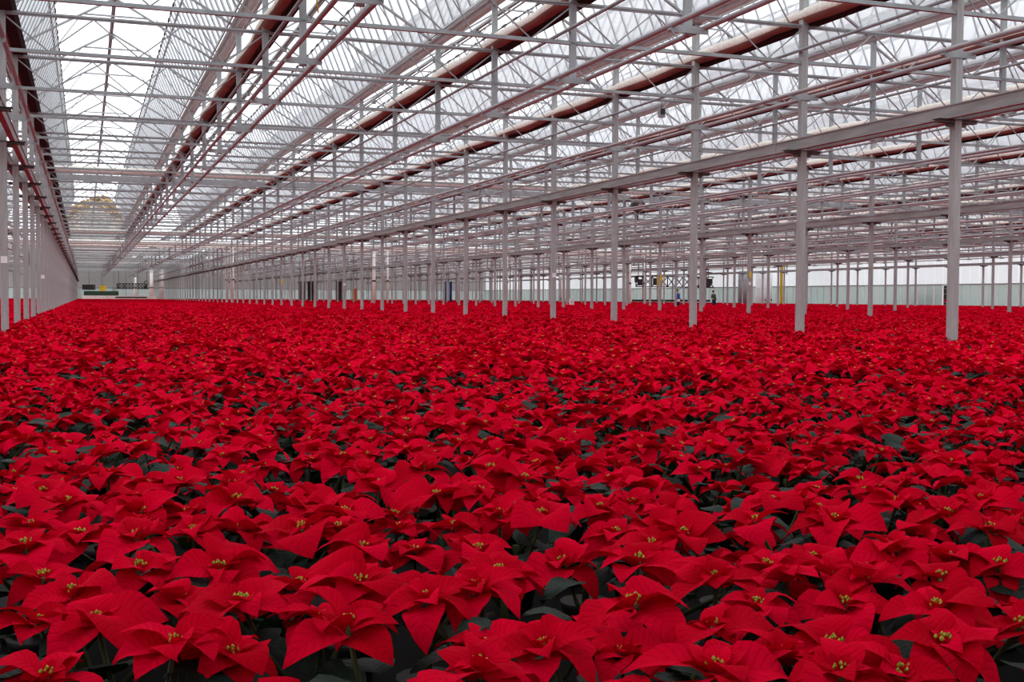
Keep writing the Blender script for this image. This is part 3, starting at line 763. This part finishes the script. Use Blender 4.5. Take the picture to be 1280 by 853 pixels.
# head positions: those readable in the photo first, then filled in between
pts = []
def crop(x0, y0, s, L): 
    for u, v in L: pts.append((x0+u/s, y0+v/s))
crop(360, 600, 3.372, [(387, 20), (808, 50), (628, 68), (42, 113), (240, 140), (450, 150), (890, 150), (210, 203), (60, 207), (192, 248), (530, 300), (320, 285), (803, 293), (48, 443), (308, 433), (893, 390), (800, 457), (583, 500), (250, 615), (808, 795), (697, 197)])
crop(900, 620, 3.368, [(220, 20), (748, 27), (147, 107), (483, 105), (420, 55), (962, 77), (1095, 18), (1245, 107), (1135, 137), (845, 155), (735, 225), (197, 293), (392, 262), (618, 347), (927, 347), (1178, 293), (970, 268), (530, 457), (155, 460), (913, 475), (480, 630), (260, 673), (943, 622), (765, 755), (1270, 545), (510, 745)])
crop(0, 600, 3.372, [(265, 15), (615, 20), (755, 12), (180, 52), (282, 95), (592, 130), (793, 140), (997, 85), (130, 193), (107, 280), (337, 235), (577, 240), (815, 215), (1022, 210), (590, 370), (925, 375), (1072, 338), (305, 478), (625, 422), (1018, 517), (405, 590), (738, 688), (980, 738), (200, 825), (180, 410)])
crop(660, 600, 3.372, [(155, 38), (525, 30), (60, 148), (303, 122), (440, 98), (603, 130), (655, 233), (757, 270), (525, 278), (385, 283), (150, 350), (470, 343), (793, 420), (452, 518), (65, 708), (283, 667), (785, 797)])
crop(400, 440, 4, [(112, 525), (215, 605), (428, 492), (532, 485), (518, 583), (585, 722), (690, 455), (852, 582), (1085, 562), (1025, 632), (1222, 685), (897, 815), (1110, 815), (980, 380), (1070, 512), (235, 425), (320, 390), (430, 348), (597, 310), (615, 362), (717, 378), (508, 285), (1210, 450), (825, 360), (930, 288)])
CELL = .43; ROW = CELL*.866
def camframe(x, y): return x*math.cos(YAW)-y*math.sin(YAW), x*math.sin(YAW)+y*math.cos(YAW)   # across, depth
def world(a, d): return a*math.cos(YAW)+d*math.sin(YAW), -a*math.sin(YAW)+d*math.cos(YAW)
D0 = 1.72; NR = 23; DMAX = D0+ROW*(NR-.5)
heads = []; grid = {}
def addh(x, y, z, sc, md, real):
    a, d = camframe(x, y); key = (int(a//.25), int(d//.25))
    for i in (-1, 0, 1):
        for k in (-1, 0, 1):
            for h in grid.get((key[0]+i, key[1]+k), ()):
                if (h[0]-x)**2+(h[1]-y)**2 < md*md: return False
    h = (x, y, z, sc, real); grid.setdefault(key, []).append(h); heads.append(h); return True
for px, py in pts:
    z = ZCAN+R.uniform(-.02, .03); p = on_z(px, py, z); addh(p.x, p.y, z, R.uniform(.92, 1.2), .11, True)
for _ in range(14000):
    d = math.sqrt(R.uniform((D0-.2)**2, (DMAX+.2)**2)); a = R.uniform(-.50, .50)*d+R.uniform(-.2, .2)
    x, y = world(a, d); addh(x, y, ZCAN+R.uniform(-.09, .015), R.uniform(.74, 1.08), .165, False)
# assign heads to plants standing in rows
cells = {}
for h in heads:
    a, d = camframe(h[0], h[1]); r = round((d-D0)/ROW)
    if r < 0 or r >= NR: continue
    off = CELL/2*(r % 2); c = round((a-off)/CELL)
    dd = D0+ROW*r
    if abs(c*CELL+off) > .455*dd+.35: continue
    cells.setdefault((r, c), []).append(h)
rows = {}
for (r, c) in cells: rows.setdefault(r, []).append(c)
nplant = 0; keyset = set()
for r in sorted(rows):
    for idx, c in enumerate(sorted(rows[r])):
        if nplant >= 300: continue
        hs = cells[(r, c)]; nplant += 1; keyset.add((r, c))
        ca, cd = c*CELL+CELL/2*(r % 2), D0+ROW*r
        gx, gy = world(ca, cd)
        cx = .5*gx+.5*sum(h[0] for h in hs)/len(hs); cy = .5*gy+.5*sum(h[1] for h in hs)/len(hs)
        t = empty('poinsettia', (cx, cy, 0))
        tag(t, 'red poinsettia plant, %s from the left in the %s row of flowers' % (ORD[idx], ORD[r]), 'plant', 'poinsettias nearest the camera')
        st = MB()
        st.tube([(0, 0, .12), (0, 0, .22)], .012, 6)
        for q, (x, y, z, sc, real) in enumerate(hs):
            x -= cx; y -= cy
            st.tube([(0, 0, .18), (x*.7, y*.7, z-.10), (x, y, z-.002)], [.008, .006, .005], 5)
            tl = R.uniform(0, .28) if not real else R.uniform(.05, .22); ta = R.uniform(0, 6.28)
            if real: ta = math.pi/2-YAW+math.pi   # facing a little towards the camera
            hm = Matrix.Translation((x, y, z)) @ Matrix.Rotation(tl, 4, Vector((-math.sin(ta), math.cos(ta), 0)))
            hd = ob('flower_head', CY[R.randrange(3)], t); hd.matrix_local = hm @ Matrix.Rotation(R.uniform(0, 6.28), 4, 'Z') @ Matrix.Scale(sc, 4)
            for (mi, L, az, el, ro, zz) in HEADS[R.randrange(12)]:
                b = bpy.data.objects.new('bract', BR[mi]); COL.objects.link(b); b.parent = hd; b.matrix_local = xform(L, az, el, ro, zz)
        ob('stem', st.mesh('stem', M['stem']), t)
        for q in range(10):
            az = 6.283*q/10+R.uniform(-.3, .3); Lf = R.uniform(.11, .16); z = R.uniform(.24, .36) if q % 3 else R.uniform(.36, .395)
            b = ob('leaf', LF[R.randrange(5)], t); rad = R.uniform(.03, .10)
            b.matrix_local = Matrix.Translation((rad*math.cos(az), rad*math.sin(az), z)) @ Matrix.Rotation(az, 4, 'Z') @ Matrix.Rotation(R.uniform(-.15, .45), 4, 'Y') @ Matrix.Rotation(R.uniform(-.3, .3), 4, 'X') @ Matrix.Scale(Lf, 4)
        if nplant == 1:
            pot_me = MB().tube([(0, 0, 0), (0, 0, .11), (0, 0, .125)], [.055, .075, .08], 12).mesh('pot', M['pot'])
        ob('pot', pot_me, t)

# merged whole-plant meshes for the countless rest
def add_blade_from(mb, me_src, mtx, matidx, nt_, ns, seed, kind):
    rr = random.Random(seed)
    if kind == 0: blade(mb, 1, rr.uniform(.68, .94), rr.uniform(.08, .34), rr.uniform(.03, .42), rr.uniform(.08, .50), rr.uniform(-.15, .15), seed, nt_, ns, mtx)
    else: blade(mb, 1, rr.uniform(.56, .70), rr.uniform(.05, .15), rr.uniform(.1, .45), rr.uniform(.1, .3), 0, seed, nt_, ns, mtx)
def plant_mesh(seed, patch=0., nt_=5, ns=3, cyme=True):
    rr = random.Random(seed); mb = MB(); mb.uv = []
    if patch == 0:
        hp = [(.12*math.cos(a0), .12*math.sin(a0)) for a0 in (0.3, 1.9, 3.4, 5.0)]; hp = [(x+rr.uniform(-.04, .04), y+rr.uniform(-.04, .04)) for x, y in hp]
    else:
        hp = []
        for _ in range(3000):
            x, y = rr.uniform(-patch/2, patch/2), rr.uniform(-patch/2, patch/2)
            if all((x-a)**2+(y-b)**2 > .17**2 for a, b in hp): hp.append((x, y))
    for (x, y) in hp:
        z = ZCAN+rr.uniform(-.08, .03)
        base = Matrix.Translation((x, y, z)) @ Matrix.Rotation(rr.uniform(0, .28), 4, Vector((rr.gauss(0, 1), rr.gauss(0, 1), 0)).normalized()) @ Matrix.Scale(rr.uniform(.85, 1.15), 4)
        H = head_layout(rr)
        if patch: H = H[:8]
        for (mi, L, az, el, ro, zz) in H:
            s0 = len(mb.m); add_blade_from(mb, None, base @ xform(L*(1.1 if patch else 1), az, el, ro, zz), 0, nt_, ns, rr.randrange(10**6), 0)
        if cyme: cyme_into(mb, rr, Vector((x, y, z)), 1.15, 5, 2)
        for q in range(3 if not patch else 1):
            az = rr.uniform(0, 6.28); s0 = len(mb.m)
            m_ = Matrix.Translation((x, y, rr.uniform(.26, .39))) @ Matrix.Rotation(az, 4, 'Z') @ Matrix.Rotation(rr.uniform(-.15, .4), 4, 'Y') @ Matrix.Scale(rr.uniform(.12, .17), 4)
            add_blade_from(mb, None, m_, 1, nt_, ns, rr.randrange(10**6), 1)
            for k in range(s0, len(mb.m)): mb.m[k] = 1
    if not patch: mb.uv += []
    return finish(mb, 'plant_mass', M['bract'], M['leaf'], M['cyme'])

def instancer(name, protos, P, rot, scl, label, cat):
    c = bpy.data.collections.new(name+'_sources')
    for i, me in enumerate(protos): c.objects.link(bpy.data.objects.new('%s_source_%02d' % (name, i), me))
    me = bpy.data.meshes.new(name); me.from_pydata(P, [], [])
    a = me.attributes.new('rot', 'FLOAT_VECTOR', 'POINT'); a.data.foreach_set('vector', [v for r_ in rot for v in (0, 0, r_)])
    a = me.attributes.new('scl', 'FLOAT', 'POINT'); a.data.foreach_set('value', scl)
    a = me.attributes.new('pick', 'INT', 'POINT'); a.data.foreach_set('value', [R.randrange(len(protos)) for _ in P])
    o = ob(name, me); g = bpy.data.node_groups.new(name, 'GeometryNodeTree')
    g.interface.new_socket('Geometry', in_out='INPUT', socket_type='NodeSocketGeometry'); g.interface.new_socket('Geometry', in_out='OUTPUT', socket_type='NodeSocketGeometry')
    gi, go = g.nodes.new('NodeGroupInput'), g.nodes.new('NodeGroupOutput')
    ci = g.nodes.new('GeometryNodeCollectionInfo'); ci.inputs['Collection'].default_value = c
    ci.inputs['Separate Children'].default_value = True; ci.inputs['Reset Children'].default_value = True
    ip = g.nodes.new('GeometryNodeInstanceOnPoints'); ip.inputs['Pick Instance'].default_value = True
    def na(nm, ty):
        n = g.nodes.new('GeometryNodeInputNamedAttribute'); n.data_type = ty; n.inputs['Name'].default_value = nm; return n.outputs['Attribute']
    g.links.new(gi.outputs[0], ip.inputs['Points']); g.links.new(ci.outputs[0], ip.inputs['Instance'])
    g.links.new(na('pick', 'INT'), ip.inputs['Instance Index']); g.links.new(na('rot', 'FLOAT_VECTOR'), ip.inputs['Rotation']); g.links.new(na('scl', 'FLOAT'), ip.inputs['Scale'])
    g.links.new(ip.outputs[0], go.inputs[0])
    md = o.modifiers.new('instances', 'NODES'); md.node_group = g
    tag(o, label, cat, kind='stuff'); return o

def in_house(x, y): return XL-BAY+.2 < x < XWALL-.6 and y < YEND-6
P, RT, SCL = [], [], []
MID = 36.
r = -3
while True:
    d = D0+ROW*r
    if d > MID: break
    c0 = int((.95*d+1.5)/CELL)
    for c in range(-c0, c0+1):
        if (r, c) in keyset: continue
        a = c*CELL+CELL/2*(r % 2)
        if r < 0 and abs(a) < .9 and d < .9: continue
        if d < .8: continue
        x, y = world(a, d)
        if not in_house(x, y): continue
        P.append((x+R.uniform(-.05, .05), y+R.uniform(-.05, .05), R.uniform(-.045, .03))); RT.append(R.uniform(0, 6.28)); SCL.append(R.uniform(.98, 1.16))
    r += 1
instancer('poinsettia_field', [plant_mesh(500+i) for i in range(8)], P, RT, SCL,
          'unbroken field of red poinsettias behind and beside the nearest plants', 'plants')
nmid = len(P)
P, RT, SCL = [], [], []
PT = 1.6
d = MID+PT*.4
while d < 260:
    c0 = int((.80*d)/PT)
    for c in range(-c0, c0+1):
        x, y = world(c*PT, d)
        if not in_house(x, y) or y < 2: continue
        P.append((x, y, R.uniform(-.02, .02))); RT.append(R.choice((0, 1.5708, 3.1416, 4.7124))-YAW); SCL.append(1.04)
    d += PT
instancer('poinsettia_carpet', [plant_mesh(700+i, PT, 4, 3, False) for i in range(5)], P, RT, SCL,
          'far carpet of red poinsettias running back to the end walls', 'plants')
for o in bpy.data.objects:
    if o.get('label') and len(o['label'].split()) > 16: print('LONG', o['label'])
print('PLANTS', nplant, 'heads', len(heads), 'mid', nmid, 'far', len(P), 'posts', count, 'objects', len(bpy.data.objects))
